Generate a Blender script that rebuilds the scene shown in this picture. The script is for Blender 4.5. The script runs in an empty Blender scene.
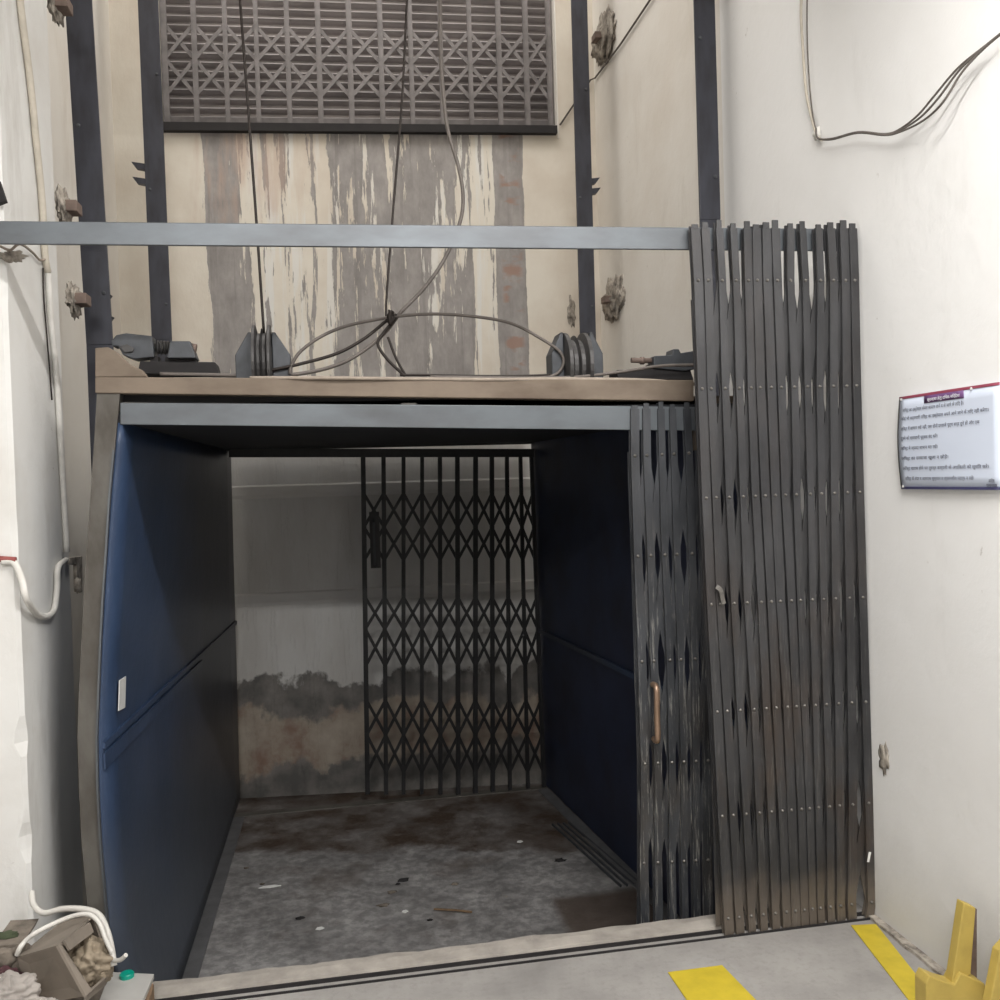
import bpy, math, random
from mathutils import Vector, Matrix, noise
random.seed(7)
S = bpy.context.scene
COL = S.collection
# ------------------------------------------------------------------ camera model
F = 930.0; TH = math.radians(10.4); PH = math.radians(1.3); R = .03
C0 = Vector((0, 0, 1.5))
fw = Vector((math.sin(TH)*math.cos(PH), math.cos(TH)*math.cos(PH), -math.sin(PH)))
r0 = Vector((math.cos(TH), -math.sin(TH), 0)); u0 = r0.cross(fw)
rt = r0*math.cos(R) - u0*math.sin(R); up = u0*math.cos(R) + r0*math.sin(R)
def at(x, y, X=None, Y=None, Z=None):
    """point of the real plane X=, Y= or Z= that is seen at x, y of the photograph"""
    d = fw + rt*((x-500)/F) - up*((y-500)/F)
    i, v = (0, X) if X is not None else (1, Y) if Y is not None else (2, Z)
    return C0 + d*((v-C0[i])/d[i])
cd = bpy.data.cameras.new('camera'); cam = bpy.data.objects.new('camera', cd); COL.objects.link(cam)
cd.lens = 36*F/1000; cd.sensor_width = 36; cd.sensor_fit = 'HORIZONTAL'; cd.clip_start = .02
m = Matrix((rt, up, -fw)).transposed().to_4x4(); m.translation = C0
cam.matrix_world = m; S.camera = cam
# ------------------------------------------------------------------ mesh helper
class MB:
    def __init__(s): s.v = []; s.f = []; s.sm = []
    def add(s, vs, fs, smooth=False):
        b = len(s.v); s.v += [Vector(v) for v in vs]
        for f in fs: s.f.append([b+i for i in f]); s.sm.append(smooth)
        return s
    def box(s, a, b):
        x0, y0, z0 = [min(p, q) for p, q in zip(a, b)]; x1, y1, z1 = [max(p, q) for p, q in zip(a, b)]
        return s.hexa([(x0,y0,z0),(x1,y0,z0),(x1,y1,z0),(x0,y1,z0)], [(x0,y0,z1),(x1,y0,z1),(x1,y1,z1),(x0,y1,z1)])
    def hexa(s, lo, hi):
        return s.add(list(lo)+list(hi), [(3,2,1,0),(4,5,6,7),(0,1,5,4),(1,2,6,5),(2,3,7,6),(3,0,4,7)])
    def bar(s, p, q, w, t, n=(0,-1,0)):
        """rectangular bar p-q, width w across, thickness t along n"""
        p = Vector(p); q = Vector(q); d = (q-p).normalized(); n = Vector(n); n = (n-d*n.dot(d)).normalized(); a = d.cross(n)
        c = [(-w/2,-t/2),(w/2,-t/2),(w/2,t/2),(-w/2,t/2)]
        return s.hexa([p+a*i+n*j for i, j in c], [q+a*i+n*j for i, j in c])
    def ribbon(s, pts, w, t, n=(0,-1,0)):
        for a, b in zip(pts, pts[1:]): s.bar(a, b, w, t, n)
        return s
    def tube(s, pts, r, n=8, cap=True):
        pts = [Vector(p) for p in pts]; rings = []; prev = None
        for i, p in enumerate(pts):
            d = (pts[min(i+1, len(pts)-1)]-pts[max(i-1, 0)]).normalized()
            a = prev - d*prev.dot(d) if prev else d.orthogonal()
            if a.length < 1e-6: a = d.orthogonal()
            a.normalize(); prev = a; b = d.cross(a)
            rr = r[i] if isinstance(r, (list, tuple)) else r
            rings.append([p+(a*math.cos(k*2*math.pi/n)+b*math.sin(k*2*math.pi/n))*rr for k in range(n)])
        vs = [v for g in rings for v in g]; fs = []
        for i in range(len(pts)-1):
            for k in range(n):
                k2 = (k+1) % n; fs.append((i*n+k, i*n+k2, (i+1)*n+k2, (i+1)*n+k))
        s.add(vs, fs, True)
        if cap:
            b = len(s.v)-len(vs)
            s.f.append([b+k for k in range(n)][::-1]); s.sm.append(False)
            s.f.append([b+(len(pts)-1)*n+k for k in range(n)]); s.sm.append(False)
        return s
    def lathe(s, c, ax, prof, n=24):
        """prof: (distance along ax, radius)"""
        c = Vector(c); ax = Vector(ax).normalized()
        return s.tube_r([c+ax*h for h, _ in prof], [max(q, 1e-4) for _, q in prof], ax, n)
    def tube_r(s, cs, rs, ax, n):
        a = ax.orthogonal().normalized(); b = ax.cross(a); vs = []
        for c, r in zip(cs, rs): vs += [c+(a*math.cos(k*2*math.pi/n)+b*math.sin(k*2*math.pi/n))*r for k in range(n)]
        fs = [(i*n+k, i*n+(k+1) % n, (i+1)*n+(k+1) % n, (i+1)*n+k) for i in range(len(cs)-1) for k in range(n)]
        fs += [tuple(range(n))[::-1], tuple((len(cs)-1)*n+k for k in range(n))]
        return s.add(vs, fs, False)
    def prism(s, poly, d):
        """poly: list of 3D points, extruded by vector d"""
        poly = [Vector(p) for p in poly]; d = Vector(d); n = len(poly)
        fs = [tuple(range(n)), tuple(range(n, 2*n))[::-1]] + [(i, i+n, (i+1) % n+n, (i+1) % n) for i in range(n)]
        return s.add(poly+[p+d for p in poly], fs)
    def lump(s, c, r, sq=(1,1,1), amp=.35, seed=0, n=12, freq=2.2, ridge=0):
        c = Vector(c); vs = []; fs = []
        for i in range(n+1):
            th = math.pi*i/n
            for j in range(2*n):
                ph = math.pi*j/n; d = Vector((math.sin(th)*math.cos(ph), math.sin(th)*math.sin(ph), math.cos(th)))
                k = 1+amp*noise.noise(d*freq+Vector((seed*7.1, seed*3.3, 1.7)))*1.6 + amp*.3*noise.noise(d*freq*3+Vector((seed, 2, 5)))
                if ridge: k += ridge*(abs(noise.noise(d*freq*1.6+Vector((seed, 8, 1))))*2-.5) - ridge*.8*math.exp(-(noise.noise(d*freq*1.9+Vector((seed, 1, 9)))/.10)**2)
                vs.append(c+Vector((d.x*sq[0], d.y*sq[1], d.z*sq[2]))*r*k)
        for i in range(n):
            for j in range(2*n): fs.append((i*2*n+j, (i+1)*2*n+j, (i+1)*2*n+(j+1) % (2*n), i*2*n+(j+1) % (2*n)))
        return s.add(vs, fs, True)
    def build(s, name, mat, parent=None, bevel=0, **kw):
        me = bpy.data.meshes.new(name); off = Vector((0, 0, 0))
        if parent is not None:
            p = parent
            while p is not None: off += p.location; p = p.parent
        me.from_pydata([tuple(v-off) for v in s.v], [], s.f)
        me.polygons.foreach_set('use_smooth', s.sm); me.update()
        import bmesh
        bm = bmesh.new(); bm.from_mesh(me); bmesh.ops.recalc_face_normals(bm, faces=bm.faces); bm.to_mesh(me); bm.free()
        me.materials.append(mat)
        o = bpy.data.objects.new(name, me); COL.objects.link(o)
        if parent is not None: o.parent = parent
        if bevel:
            b = o.modifiers.new('bevel', 'BEVEL'); b.width = bevel; b.segments = 2; b.limit_method = 'ANGLE'
        return o
def tag(o, label=None, cat=None, group=None, kind=None):
    if label: o['label'] = label
    if cat: o['category'] = cat
    if group: o['group'] = group
    if kind: o['kind'] = kind
    return o
def thing(name, loc, label, cat, group=None):
    o = bpy.data.objects.new(name, None); COL.objects.link(o); o.location = loc; o.empty_display_size = .05
    return tag(o, label, cat, group)
def struct(o): o['kind'] = 'structure'; return o
def smooth(pts, k=8):
    pts = [Vector(p) for p in pts]; out = []; n = len(pts)
    for i in range(n-1):
        p0 = pts[max(i-1, 0)]; p1 = pts[i]; p2 = pts[i+1]; p3 = pts[min(i+2, n-1)]
        for j in range(k):
            t = j/k
            out.append(.5*((2*p1)+(p2-p0)*t+(2*p0-5*p1+4*p2-p3)*t*t+(3*p1-p0-3*p2+p3)*t**3))
    out.append(pts[-1]); return out
# ------------------------------------------------------------------ materials
class NT:
    off = (0, 0, 0)      # place of the thing the material sits on, for height and depth masks
    def __init__(s, name):
        s.m = bpy.data.materials.new(name); s.m.use_nodes = True; s.t = s.m.node_tree; s.t.nodes.clear()
        s.out = s.n('ShaderNodeOutputMaterial'); s.b = s.n('ShaderNodeBsdfPrincipled'); s.l(s.b.outputs[0], s.out.inputs[0])
        s.tc = s.n('ShaderNodeTexCoord').outputs['Object']
    def n(s, t, **k):
        o = s.t.nodes.new(t)
        for a, b in k.items(): setattr(o, a, b)
        return o
    def l(s, a, b): s.t.links.new(a, b)
    def put(s, inp, v):
        if isinstance(v, bpy.types.NodeSocket): s.l(v, inp)
        else: inp.default_value = v
    def map(s, sc=(1,1,1), loc=(0,0,0)):
        o = s.n('ShaderNodeMapping'); s.l(s.tc, o.inputs[0]); o.inputs['Scale'].default_value = sc; o.inputs['Location'].default_value = loc; return o.outputs[0]
    def noise(s, scale=5, det=5, rough=.55, sc=(1,1,1), loc=(0,0,0), dist=0):
        o = s.n('ShaderNodeTexNoise'); s.l(s.map(sc, loc), o.inputs['Vector']); o.inputs['Scale'].default_value = scale
        o.inputs['Detail'].default_value = det; o.inputs['Roughness'].default_value = rough; o.inputs['Distortion'].default_value = dist; return o.outputs[0]
    def math(s, op, a, b=0, c=0, clamp=False):
        o = s.n('ShaderNodeMath', operation=op, use_clamp=clamp); s.put(o.inputs[0], a); s.put(o.inputs[1], b); s.put(o.inputs[2], c); return o.outputs[0]
    def ramp(s, fac, stops, interp='LINEAR'):
        o = s.n('ShaderNodeValToRGB'); s.l(fac, o.inputs[0]); o.color_ramp.interpolation = interp
        e = o.color_ramp.elements
        while len(e) < len(stops): e.new(.5)
        for q, (p, c) in zip(e, stops):
            q.position = p; q.color = (c, c, c, 1) if isinstance(c, (int, float)) else (*c, 1)
        return o.outputs[0]
    def mix(s, fac, a, b, mode='MIX'):
        o = s.n('ShaderNodeMix', data_type='RGBA', blend_type=mode)
        s.put(o.inputs[0], fac); s.put(o.inputs[6], a if isinstance(a, bpy.types.NodeSocket) else (*a, 1)); s.put(o.inputs[7], b if isinstance(b, bpy.types.NodeSocket) else (*b, 1)); return o.outputs[2]
    def sep(s):
        o = s.n('ShaderNodeSeparateXYZ'); v = s.n('ShaderNodeVectorMath', operation='ADD'); v.inputs[1].default_value = s.off; s.l(s.tc, v.inputs[0]); s.l(v.outputs[0], o.inputs[0]); return o.outputs
    def bump(s, h, st=.3, d=.01):
        o = s.n('ShaderNodeBump'); o.inputs['Strength'].default_value = st; o.inputs['Distance'].default_value = d; s.l(h, o.inputs['Height']); s.l(o.outputs[0], s.b.inputs['Normal'])
    def done(s, col, rough=.7, metal=0, spec=.5):
        s.put(s.b.inputs['Base Color'], col if isinstance(col, bpy.types.NodeSocket) else (*col, 1)); s.put(s.b.inputs['Roughness'], rough); s.put(s.b.inputs['Metallic'], metal)
        s.b.inputs['Specular IOR Level'].default_value = spec
        return s.m
def sm(v, a, b, t):   # smooth threshold of socket v between a..b
    o = t.n('ShaderNodeMapRange'); o.interpolation_type = 'SMOOTHSTEP'; t.put(o.inputs[0], v); o.inputs[1].default_value = a; o.inputs[2].default_value = b; return o.outputs[0]
def plain(name, col, rough=.6, metal=0, var=.25, scale=12, bump=.15, col2=None, stretch=(1,1,1)):
    t = NT(name); n = t.noise(scale, 6, .6, stretch); c2 = col2 or tuple(c*(1-var) for c in col); c1 = tuple(min(1, c*(1+var*.6)) for c in col)
    t.bump(n, bump, .004); return t.done(t.ramp(n, [(.3, c2), (.55, col), (.75, c1)]), rough, metal)
def wallpaint(name, base, stain, amt=.5, dirty_low=0):
    t = NT(name); n = t.noise(1.3, 7, .6); n2 = t.noise(3.5, 6, .65, (1.2, 1.2, .35), (3, 1, 0)); n3 = t.noise(26, 3, .6)
    c = t.mix(t.math('MULTIPLY', t.ramp(n, [(.45, 0), (.75, 1)]), amt), base, stain)
    c = t.mix(t.math('MULTIPLY', t.ramp(n2, [(.58, 0), (.78, 1)]), amt*.9), c, tuple(s*.8 for s in stain))
    spots = t.ramp(n3, [(.70, 0), (.76, 1)]); spots = t.math('MULTIPLY', spots, t.ramp(t.noise(2.1, 2, .5, (1,1,1), (9,9,9)), [(.5, 0), (.62, .55)]))
    c = t.mix(spots, c, (.33, .29, .25))
    if dirty_low:
        z = t.sep()[2]; zz = t.math('ADD', z, t.math('MULTIPLY', t.noise(4, 5), -.35)); c = t.mix(t.math('MULTIPLY', sm(zz, .25, -.2, t), dirty_low), c, (.33, .31, .29))
    t.bump(t.math('ADD', t.noise(9, 6, .6), t.math('MULTIPLY', n3, .15)), .25, .012)
    return t.done(c, .75, 0, .3)
M = {}
M['wall'] = wallpaint('white wall paint', (.81, .80, .785), (.66, .62, .56), .45)
M['wall_r'] = wallpaint('white wall paint bright', (.84, .835, .825), (.74, .72, .69), .35, .35)
M['shaft'] = wallpaint('cream shaft paint', (.76, .73, .68), (.60, .53, .45), .5)
M['pier'] = wallpaint('pier paint', (.77, .765, .745), (.55, .51, .46), .7)
# back wall of the shaft: cream paint, bare cement patch in vertical streaks, damp band at the bottom
t = NT('shaft back wall paint and bare cement'); x, y, z = t.sep()[:3]
base = t.mix(t.ramp(t.noise(1.6, 6, .6), [(.4, 0), (.7, 1)]), (.73, .685, .605), (.60, .53, .45))
YW = 5.75
def gx(px): return at(px, 230, Y=YW).x
lo, hi = gx(180), gx(560)
mr = t.n('ShaderNodeMapRange'); t.l(x, mr.inputs[0]); mr.inputs[1].default_value = lo; mr.inputs[2].default_value = hi
def rx(px): return max(0, min(1, (gx(px)-lo)/(hi-lo)))
prob = t.ramp(mr.outputs[0], [(0, 0), (rx(198), 0), (rx(212), .62), (rx(250), .62), (rx(256), .30), (rx(285), .36), (rx(325), .34), (rx(333), .58), (rx(385), .62), (rx(393), .52), (rx(425), .62), (rx(462), .60), (rx(470), .60), (rx(476), .2), (rx(494), .22), (rx(498), .85), (rx(523), .85), (rx(527), 0), (1, 0)])
streak = t.noise(1, 6, .62, (13, 1, 1.1), (0, 0, .4), .3); fine = t.noise(1, 5, .7, (50, 1, 5)); edge = t.noise(9, 5, .6)
val = t.math('ADD', prob, t.math('MULTIPLY', t.math('SUBTRACT', streak, .5), 1.9)); val = t.math('ADD', val, t.math('MULTIPLY', t.math('SUBTRACT', fine, .5), .75)); val = t.math('ADD', val, t.math('MULTIPLY', t.math('SUBTRACT', edge, .5), .12))
cem_n = t.noise(14, 6, .65, (1, 1, .5))
cem = t.ramp(cem_n, [(.3, (.26, .245, .235)), (.55, (.34, .32, .31)), (.8, (.44, .41, .39))])
dark = t.noise(1, 5, .6, (22, 1, .8), (5, 0, 0)); cem = t.mix(t.math('MULTIPLY', t.ramp(dark, [(.55, 0), (.68, 1)]), .45), cem, (.20, .185, .18))
pink = t.math('MULTIPLY', t.ramp(t.noise(1, 5, .6, (12, 1, 1.6), (2, 2, 2)), [(.5, 0), (.65, .7)]), t.ramp(mr.outputs[0], [(0, 0), (rx(215), .9), (rx(290), .6), (rx(330), 0), (1, 0)]))
zup = sm(z, at(300, 260, Y=YW).z, at(300, 200, Y=YW).z, t)
msk = sm(val, .43, .47, t)
c = t.mix(t.math('MULTIPLY', t.ramp(mr.outputs[0], [(0, 0), (rx(245), 0), (rx(258), .8), (rx(350), .5), (rx(480), .7), (rx(500), 0)]), t.ramp(t.noise(1, 5, .6, (16, 1, 1.2), (7, 7, 7)), [(.5, 0), (.58, 1)])), base, (.74, .74, .72)); c = t.mix(msk, c, cem); c = t.mix(t.math('MULTIPLY', pink, zup), c, (.52, .38, .31))
brk = t.math('MULTIPLY', t.ramp(mr.outputs[0], [(0, 0), (rx(500), 0), (rx(504), 1), (rx(518), 1), (rx(523), 0)]), t.ramp(t.noise(1, 3, .5, (5, 1, 13), (4, 0, 1)), [(.52, 0), (.6, .8)]))
c = t.mix(brk, c, (.34, .215, .17))
# damp band low on the wall
zz = t.math('ADD', z, t.math('MULTIPLY', t.math('SUBTRACT', t.noise(5, 6, .6, (1, 1, .8)), .5), .5))
za = at(300, 678, Y=YW).z; zb = at(300, 712, Y=YW).z; zc = at(300, 765, Y=YW).z
c = t.mix(sm(zz, at(300, 470, Y=YW).z, at(300, 450, Y=YW).z, t), t.mix(sm(z, 1.9, 1.8, t), c, c), c)
c = t.mix(sm(z, 1.85, 1.7, t), c, t.mix(t.ramp(t.noise(2.2, 6, .6, (1.6, 1, .4)), [(.45, 0), (.7, .6)]), (.80, .795, .78), (.58, .55, .51)))
c = t.mix(sm(zz, za+.02, za-.02, t), c, cem_low := t.ramp(t.noise(9, 6), [(.35, (.17, .165, .16)), (.7, (.33, .31, .29))]))
c = t.mix(sm(zz, zb+.03, zb-.03, t), c, t.ramp(t.noise(6, 6, .6), [(.35, (.36, .25, .20)), (.5, (.48, .41, .34)), (.7, (.60, .54, .46))]))
c = t.mix(sm(zz, zc+.03, zc-.03, t), c, cem_low)
t.bump(t.math('ADD', t.math('MULTIPLY', msk, -.5), t.math('MULTIPLY', cem_n, .6)), .5, .012)
M['back'] = t.done(c, .85, 0, .25)

M['concrete'] = None
t = NT('dusty landing concrete'); n = t.noise(2.4, 8, .65); n2 = t.noise(38, 4, .7)
c = t.ramp(n, [(.3, (.25, .238, .228)), (.5, (.33, .315, .30)), (.72, (.41, .395, .375))]); c = t.mix(t.math('MULTIPLY', t.ramp(n2, [(.3, 1), (.5, 0)]), .35), c, (.22, .2, .19))
t.bump(t.math('ADD', t.noise(7, 6), t.math('MULTIPLY', n2, .3)), .35, .01); M['concrete'] = t.done(c, .8, 0, .3)
M['kerb'] = plain('pale kerb cement', (.42, .385, .345), .85, 0, .3, 9, .5)
t = NT('cabin floor plate'); t.off = (.45, 3.06, -.335); x, y, z = t.sep()[:3]; n = t.noise(3, 8, .65); n2 = t.noise(20, 5, .65)
c = t.ramp(n, [(.3, (.17, .165, .16)), (.5, (.34, .33, .325)), (.7, (.50, .49, .48))])
c = t.mix(t.math('MULTIPLY', t.ramp(n2, [(.42, .8), (.6, 0)]), .5), c, (.06, .06, .06))
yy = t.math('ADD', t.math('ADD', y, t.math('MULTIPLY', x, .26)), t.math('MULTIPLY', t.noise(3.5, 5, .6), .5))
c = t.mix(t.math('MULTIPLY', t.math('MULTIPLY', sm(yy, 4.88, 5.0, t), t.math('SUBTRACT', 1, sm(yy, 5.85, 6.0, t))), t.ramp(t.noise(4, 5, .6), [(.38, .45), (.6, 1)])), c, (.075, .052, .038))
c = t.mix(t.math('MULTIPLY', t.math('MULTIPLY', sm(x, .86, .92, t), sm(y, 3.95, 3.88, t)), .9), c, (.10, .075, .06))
c = t.mix(t.math('MULTIPLY', t.ramp(t.noise(2.2, 4, .6, (1, 1, 1), (3, 7, 1)), [(.55, 0), (.68, .6)]), 1), c, (.11, .085, .07))
t.bump(t.math('ADD', n2, t.noise(60, 3)), .4, .004); M['cab_floor'] = t.done(c, t.ramp(n2, [(.3, .45), (.7, .75)]), .2)
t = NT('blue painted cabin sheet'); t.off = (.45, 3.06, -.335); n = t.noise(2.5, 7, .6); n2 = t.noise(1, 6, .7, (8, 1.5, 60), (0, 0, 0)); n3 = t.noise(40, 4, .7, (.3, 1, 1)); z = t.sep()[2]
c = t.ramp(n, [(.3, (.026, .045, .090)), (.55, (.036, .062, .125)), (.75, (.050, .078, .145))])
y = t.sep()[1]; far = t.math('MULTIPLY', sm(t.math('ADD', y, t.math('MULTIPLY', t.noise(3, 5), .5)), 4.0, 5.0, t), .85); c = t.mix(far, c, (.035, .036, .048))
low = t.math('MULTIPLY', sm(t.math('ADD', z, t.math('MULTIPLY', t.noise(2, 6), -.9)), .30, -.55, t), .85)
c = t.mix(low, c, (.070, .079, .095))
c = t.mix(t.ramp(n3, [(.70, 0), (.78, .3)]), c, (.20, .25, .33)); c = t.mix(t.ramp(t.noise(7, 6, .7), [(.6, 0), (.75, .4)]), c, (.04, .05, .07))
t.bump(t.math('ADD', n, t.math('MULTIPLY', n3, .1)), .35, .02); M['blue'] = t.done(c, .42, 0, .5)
M['blue_dark'] = plain('shaded navy sheet', (.022, .030, .062), .45, 0, .4, 4, .4, (.014, .016, .028))  # darker copy of the blue sheet, the right panel's dim light painted in
M['dark_sheet'] = plain('dark navy cabin sheet', (.016, .019, .036), .5, .1, .4, 5, .2)
M['ceil_dark'] = plain('dark cabin ceiling sheet', (.009, .010, .014), .8, 0, .3, 5, .2)
M['rail'] = plain('blue black rail paint', (.040, .042, .056), .5, .2, .4, 18, .25, (.024, .024, .031), (1, 1, .3))
M['track'] = plain('grey blue flat bar', (.135, .15, .165), .42, .45, .2, 6, .15, (.095, .10, .108), (.4, 1, 1))
M['beam'] = plain('rusty tan channel', (.19, .15, .115), .7, .2, .4, 7, .4, (.115, .085, .062), (.5, 1, 1))
M['post'] = plain('scuffed grey post steel', (.15, .142, .128), .5, .4, .35, 5, .3, (.055, .045, .036), (1, 1, .5))
def gate_mat(name, a, b, rust, ramt, scr=.0, zo=0):
    t = NT(name); t.off = (0, 0, zo); n = t.noise(6, 6, .65, (1, 1, .3)); r_ = t.noise(3, 5, .65, (1.6, 1, .7), (4, 4, 4)); s_ = t.noise(1, 5, .75, (140, 60, 7)); z = t.sep()[2]
    c = t.ramp(n, [(.3, b), (.52, a), (.7, tuple(k*1.4 for k in a))])
    lowz = t.math('ADD', .25, t.math('MULTIPLY', sm(z, 1.6, .4, t), .75))
    c = t.mix(t.math('MULTIPLY', t.math('MULTIPLY', t.ramp(r_, [(.48, 0), (.7, 1)]), ramt), lowz), c, rust)
    if scr < .5: lowd = t.math('MULTIPLY', sm(t.math('ADD', z, t.math('MULTIPLY', t.noise(8, 4), -.2)), .12, -.06, t), .7); c = t.mix(lowd, c, (.20, .165, .13))
    if scr: c = t.mix(t.math('MULTIPLY', t.math('MULTIPLY', t.ramp(s_, [(.55, 0), (.64, 1)]), scr), sm(z, 1.5, .9, t)), c, (.42, .41, .38))
    t.bump(t.math('ADD', n, s_), .25, .003); return t.done(c, t.ramp(n, [(.3, .30), (.7, .6)]), .3)
M['gate'] = gate_mat('grimy grey gate steel', (.052, .052, .055), (.028, .028, .030), (.070, .050, .037), .8, .12)
M['gate_in'] = gate_mat('scratched inner gate steel', (.066, .070, .078), (.032, .035, .041), (.075, .062, .05), .6, .6, -.335)
M['gate_bar'] = gate_mat('grimy grey scissor steel', (.046, .046, .048), (.028, .028, .030), (.050, .038, .030), .8, .1)
M['rivet'] = plain('worn rivet steel', (.19, .18, .165), .4, .5, .3, 60, .1)
M['black_gate'] = plain('black gate steel', (.018, .018, .02), .5, .2, .4, 20, .2)
M['upper_gate'] = plain('dusty grey gate steel', (.20, .185, .185), .6, .2, .3, 14, .2)
M['shutter'] = plain('dull shutter steel', (.42, .39, .39), .4, .3, .25, 5, .1, None, (.4, 1, 1))
M['dark_frame'] = plain('dark sill steel', (.018, .016, .017), .8, 0)
M['machine'] = plain('slate grey machine paint', (.062, .067, .076), .5, .2, .35, 16, .3)
M['sheave'] = plain('worn sheave iron', (.075, .072, .072), .5, .5, .35, 20, .2)
M['rope'] = plain('greasy steel rope', (.025, .018, .015), .55, .3, .3, 90, .3)
M['cable'] = plain('grey brown rubber cable', (.13, .112, .10), .6, 0, .25, 25, .1)
M['cable_tan'] = plain('dusty tan cable', (.30, .25, .205), .65, 0, .25, 25, .1)
M['brownsteel'] = plain('brown rusted steel', (.21, .155, .13), .7, .2, .35, 20, .4)
M['cement'] = plain('rough grey brown mortar', (.40, .36, .31), .95, 0, .55, 30, 1.0, (.10, .085, .075))
M['pvc'] = plain('painted white pvc', (.70, .68, .64), .5, 0, .2, 12, .2)
M['pvc_old'] = plain('yellowed conduit', (.55, .50, .42), .6, 0, .25, 12, .2)
M['yellow'] = plain('yellow floor paint', (.60, .46, .035), .55, 0, .15, 14, .25)
M['yellow2'] = plain('dull yellow plastic', (.50, .37, .09), .6, 0, .2, 9, .15)
M['white_cable'] = plain('white cable sheath', (.68, .66, .62), .45, 0, .1, 12, .05)
M['carton'] = plain('grubby grey brown carton', (.235, .20, .165), .85, 0, .25, 7, .3)
M['paper'] = plain('crumpled cream wrapping', (.34, .28, .205), .8, 0, .4, 9, .7)
M['rag'] = plain('pale grey rag', (.35, .32, .295), .9, 0, .35, 14, .6)
M['debris'] = plain('brown rubble dust', (.20, .17, .14), .95, 0, .5, 22, 1.0)
M['maroon'] = plain('maroon cloth', (.065, .025, .03), .9, 0, .4, 20, .5)
M['mossy'] = plain('dark green scrap', (.06, .075, .04), .9, 0, .4, 20, .5)
M['teal'] = plain('teal plastic', (.0, .36, .26), .35, 0, .05, 5, .02)
M['board'] = plain('grey white board', (.47, .46, .44), .6, 0, .15, 8, .15)
M['wood'] = plain('splintered brown wood', (.23, .15, .09), .8, 0, .5, 14, .6, None, (1, .2, 1))
M['bronze'] = plain('worn bronze handle', (.34, .23, .16), .35, .6, .3, 20, .1)
M['poster'] = plain('glossy pale poster', (.66, .72, .84), .3, 0, .03, 3, .02)
M['poster_red'] = plain('poster crimson', (.33, .07, .11), .35, 0, .05)
M['poster_violet'] = plain('poster violet', (.15, .07, .19), .35, 0, .05)
M['poster_navy'] = plain('poster navy', (.06, .06, .14), .35, 0, .05)
M['ink'] = plain('dark print', (.05, .055, .09), .5, 0, .05)
M['strip'] = plain('worn grey strip', (.15, .15, .155), .5, .2)
M['white_ink'] = plain('white print', (.85, .85, .9), .5, 0, .02)
M['paperwhite'] = plain('white paper scrap', (.78, .78, .76), .7, 0, .05)
M['red_pipe'] = plain('dull red cable', (.30, .07, .06), .6, 0, .2)

# ------------------------------------------------------------------ setting
XR, XP, YG, YE, YP = 1.745, -.91, 2.81, 2.93, 2.95     # right wall, pier corner, gate line, landing edge, pier face
XL = -1.16                                           # left shaft wall
def slab(name, a, b, mat): return struct(MB().box(a, b).build(name, mat))
def grid_plane(o, ux, vy, nu, nv, h=None):
    """grid of nu x nv cells from origin o along ux, vy; h(u, v) moves a point"""
    o = Vector(o); ux = Vector(ux); vy = Vector(vy); mb = MB(); vs = []
    for j in range(nv+1):
        for i in range(nu+1):
            p = o+ux*(i/nu)+vy*(j/nv); vs.append(p+(h(p) if h else Vector()))
    mb.add(vs, [(j*(nu+1)+i, j*(nu+1)+i+1, (j+1)*(nu+1)+i+1, (j+1)*(nu+1)+i) for j in range(nv) for i in range(nu)], True); return mb
slab('wall_right', (XR, -3, -1.6), (XR+.2, 3.85, 6.4), M['wall_r'])
slab('wall_right_shaft', (XR, 3.85, -1.6), (XR+.2, YW+.2, 6.4), M['shaft'])
# floor with its broken, wavy shaft edge
def edge(x): return YE + .012*noise.noise(Vector((x*6, 0, 0))) + .006*noise.noise(Vector((x*23, 3, 0)))
xs = [-2.6+i*.03 for i in range(int(4.3/.03)+1)]; xs = [x for x in xs if x < XR]+[XR]
vs = []; n = len(xs)
for (yy, zz) in ((-3, 0), (YG+.018, 0), (None, 0), (None, -.05), (None, -.5), (-3, -.5)):
    for x in xs: vs.append((x, yy if yy is not None else (edge(x) if x > XP else YP) - (.02 if zz < -.3 else 0), zz))
struct(MB().add(vs, [(j*n+i, j*n+i+1, ((j+1) % 6)*n+i+1, ((j+1) % 6)*n+i) for j in range(6) for i in range(n-1)]).build('floor', M['concrete']))
struct(MB().box((XL-.2, YE-.3, -1.7), (XR, YW, -1.6)).build('trim_1', M['concrete']))      # pit bottom
slab('wall_left', (-2.6, -3, -.5), (-2.5, YP, 3.6), M['wall'])
slab('wall_front', (-2.6, -3.1, -.5), (XR+.2, -3, 3.6), M['wall'])
slab('ceiling', (-2.6, -3.1, 3.6), (XR+.2, YP+.25, 3.7), M['wall'])
slab('trim_2', (XP-.2, YP, 3.47), (XR, YP+.25, 6.4), M['shaft'])                            # lintel over the shaft opening
# pier: front face and return, chipped vertical corner
def pierh(p): return Vector((0, 0, 0))
vs = []; zs = [-1.6+i*.04 for i in range(int(5/.04)+1)]
for z_ in zs:
    ch = max(0, noise.noise(Vector((0, 3.3, z_*5)))-.12)*.09 if z_ < 1.3 else max(0, noise.noise(Vector((0, 1, z_*4)))-.25)*.04
    vs += [(-2.6, YP, z_), (XP-.012-ch, YP, z_), (XP, YP+.012+ch, z_), (XP, 3.5, z_), (XL-.1, 3.5, z_), (-2.6, 3.5, z_)]
fs = [(j*6+i, j*6+(i+1) % 6, (j+1)*6+(i+1) % 6, (j+1)*6+i) for j in range(len(zs)-1) for i in range(6)]
struct(MB().add(vs, fs).build('wall_pier', M['pier']))
slab('wall_left_shaft', (XL-.2, 3.4, -1.6), (XL, YW+.2, 6.4), M['shaft'])
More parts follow.
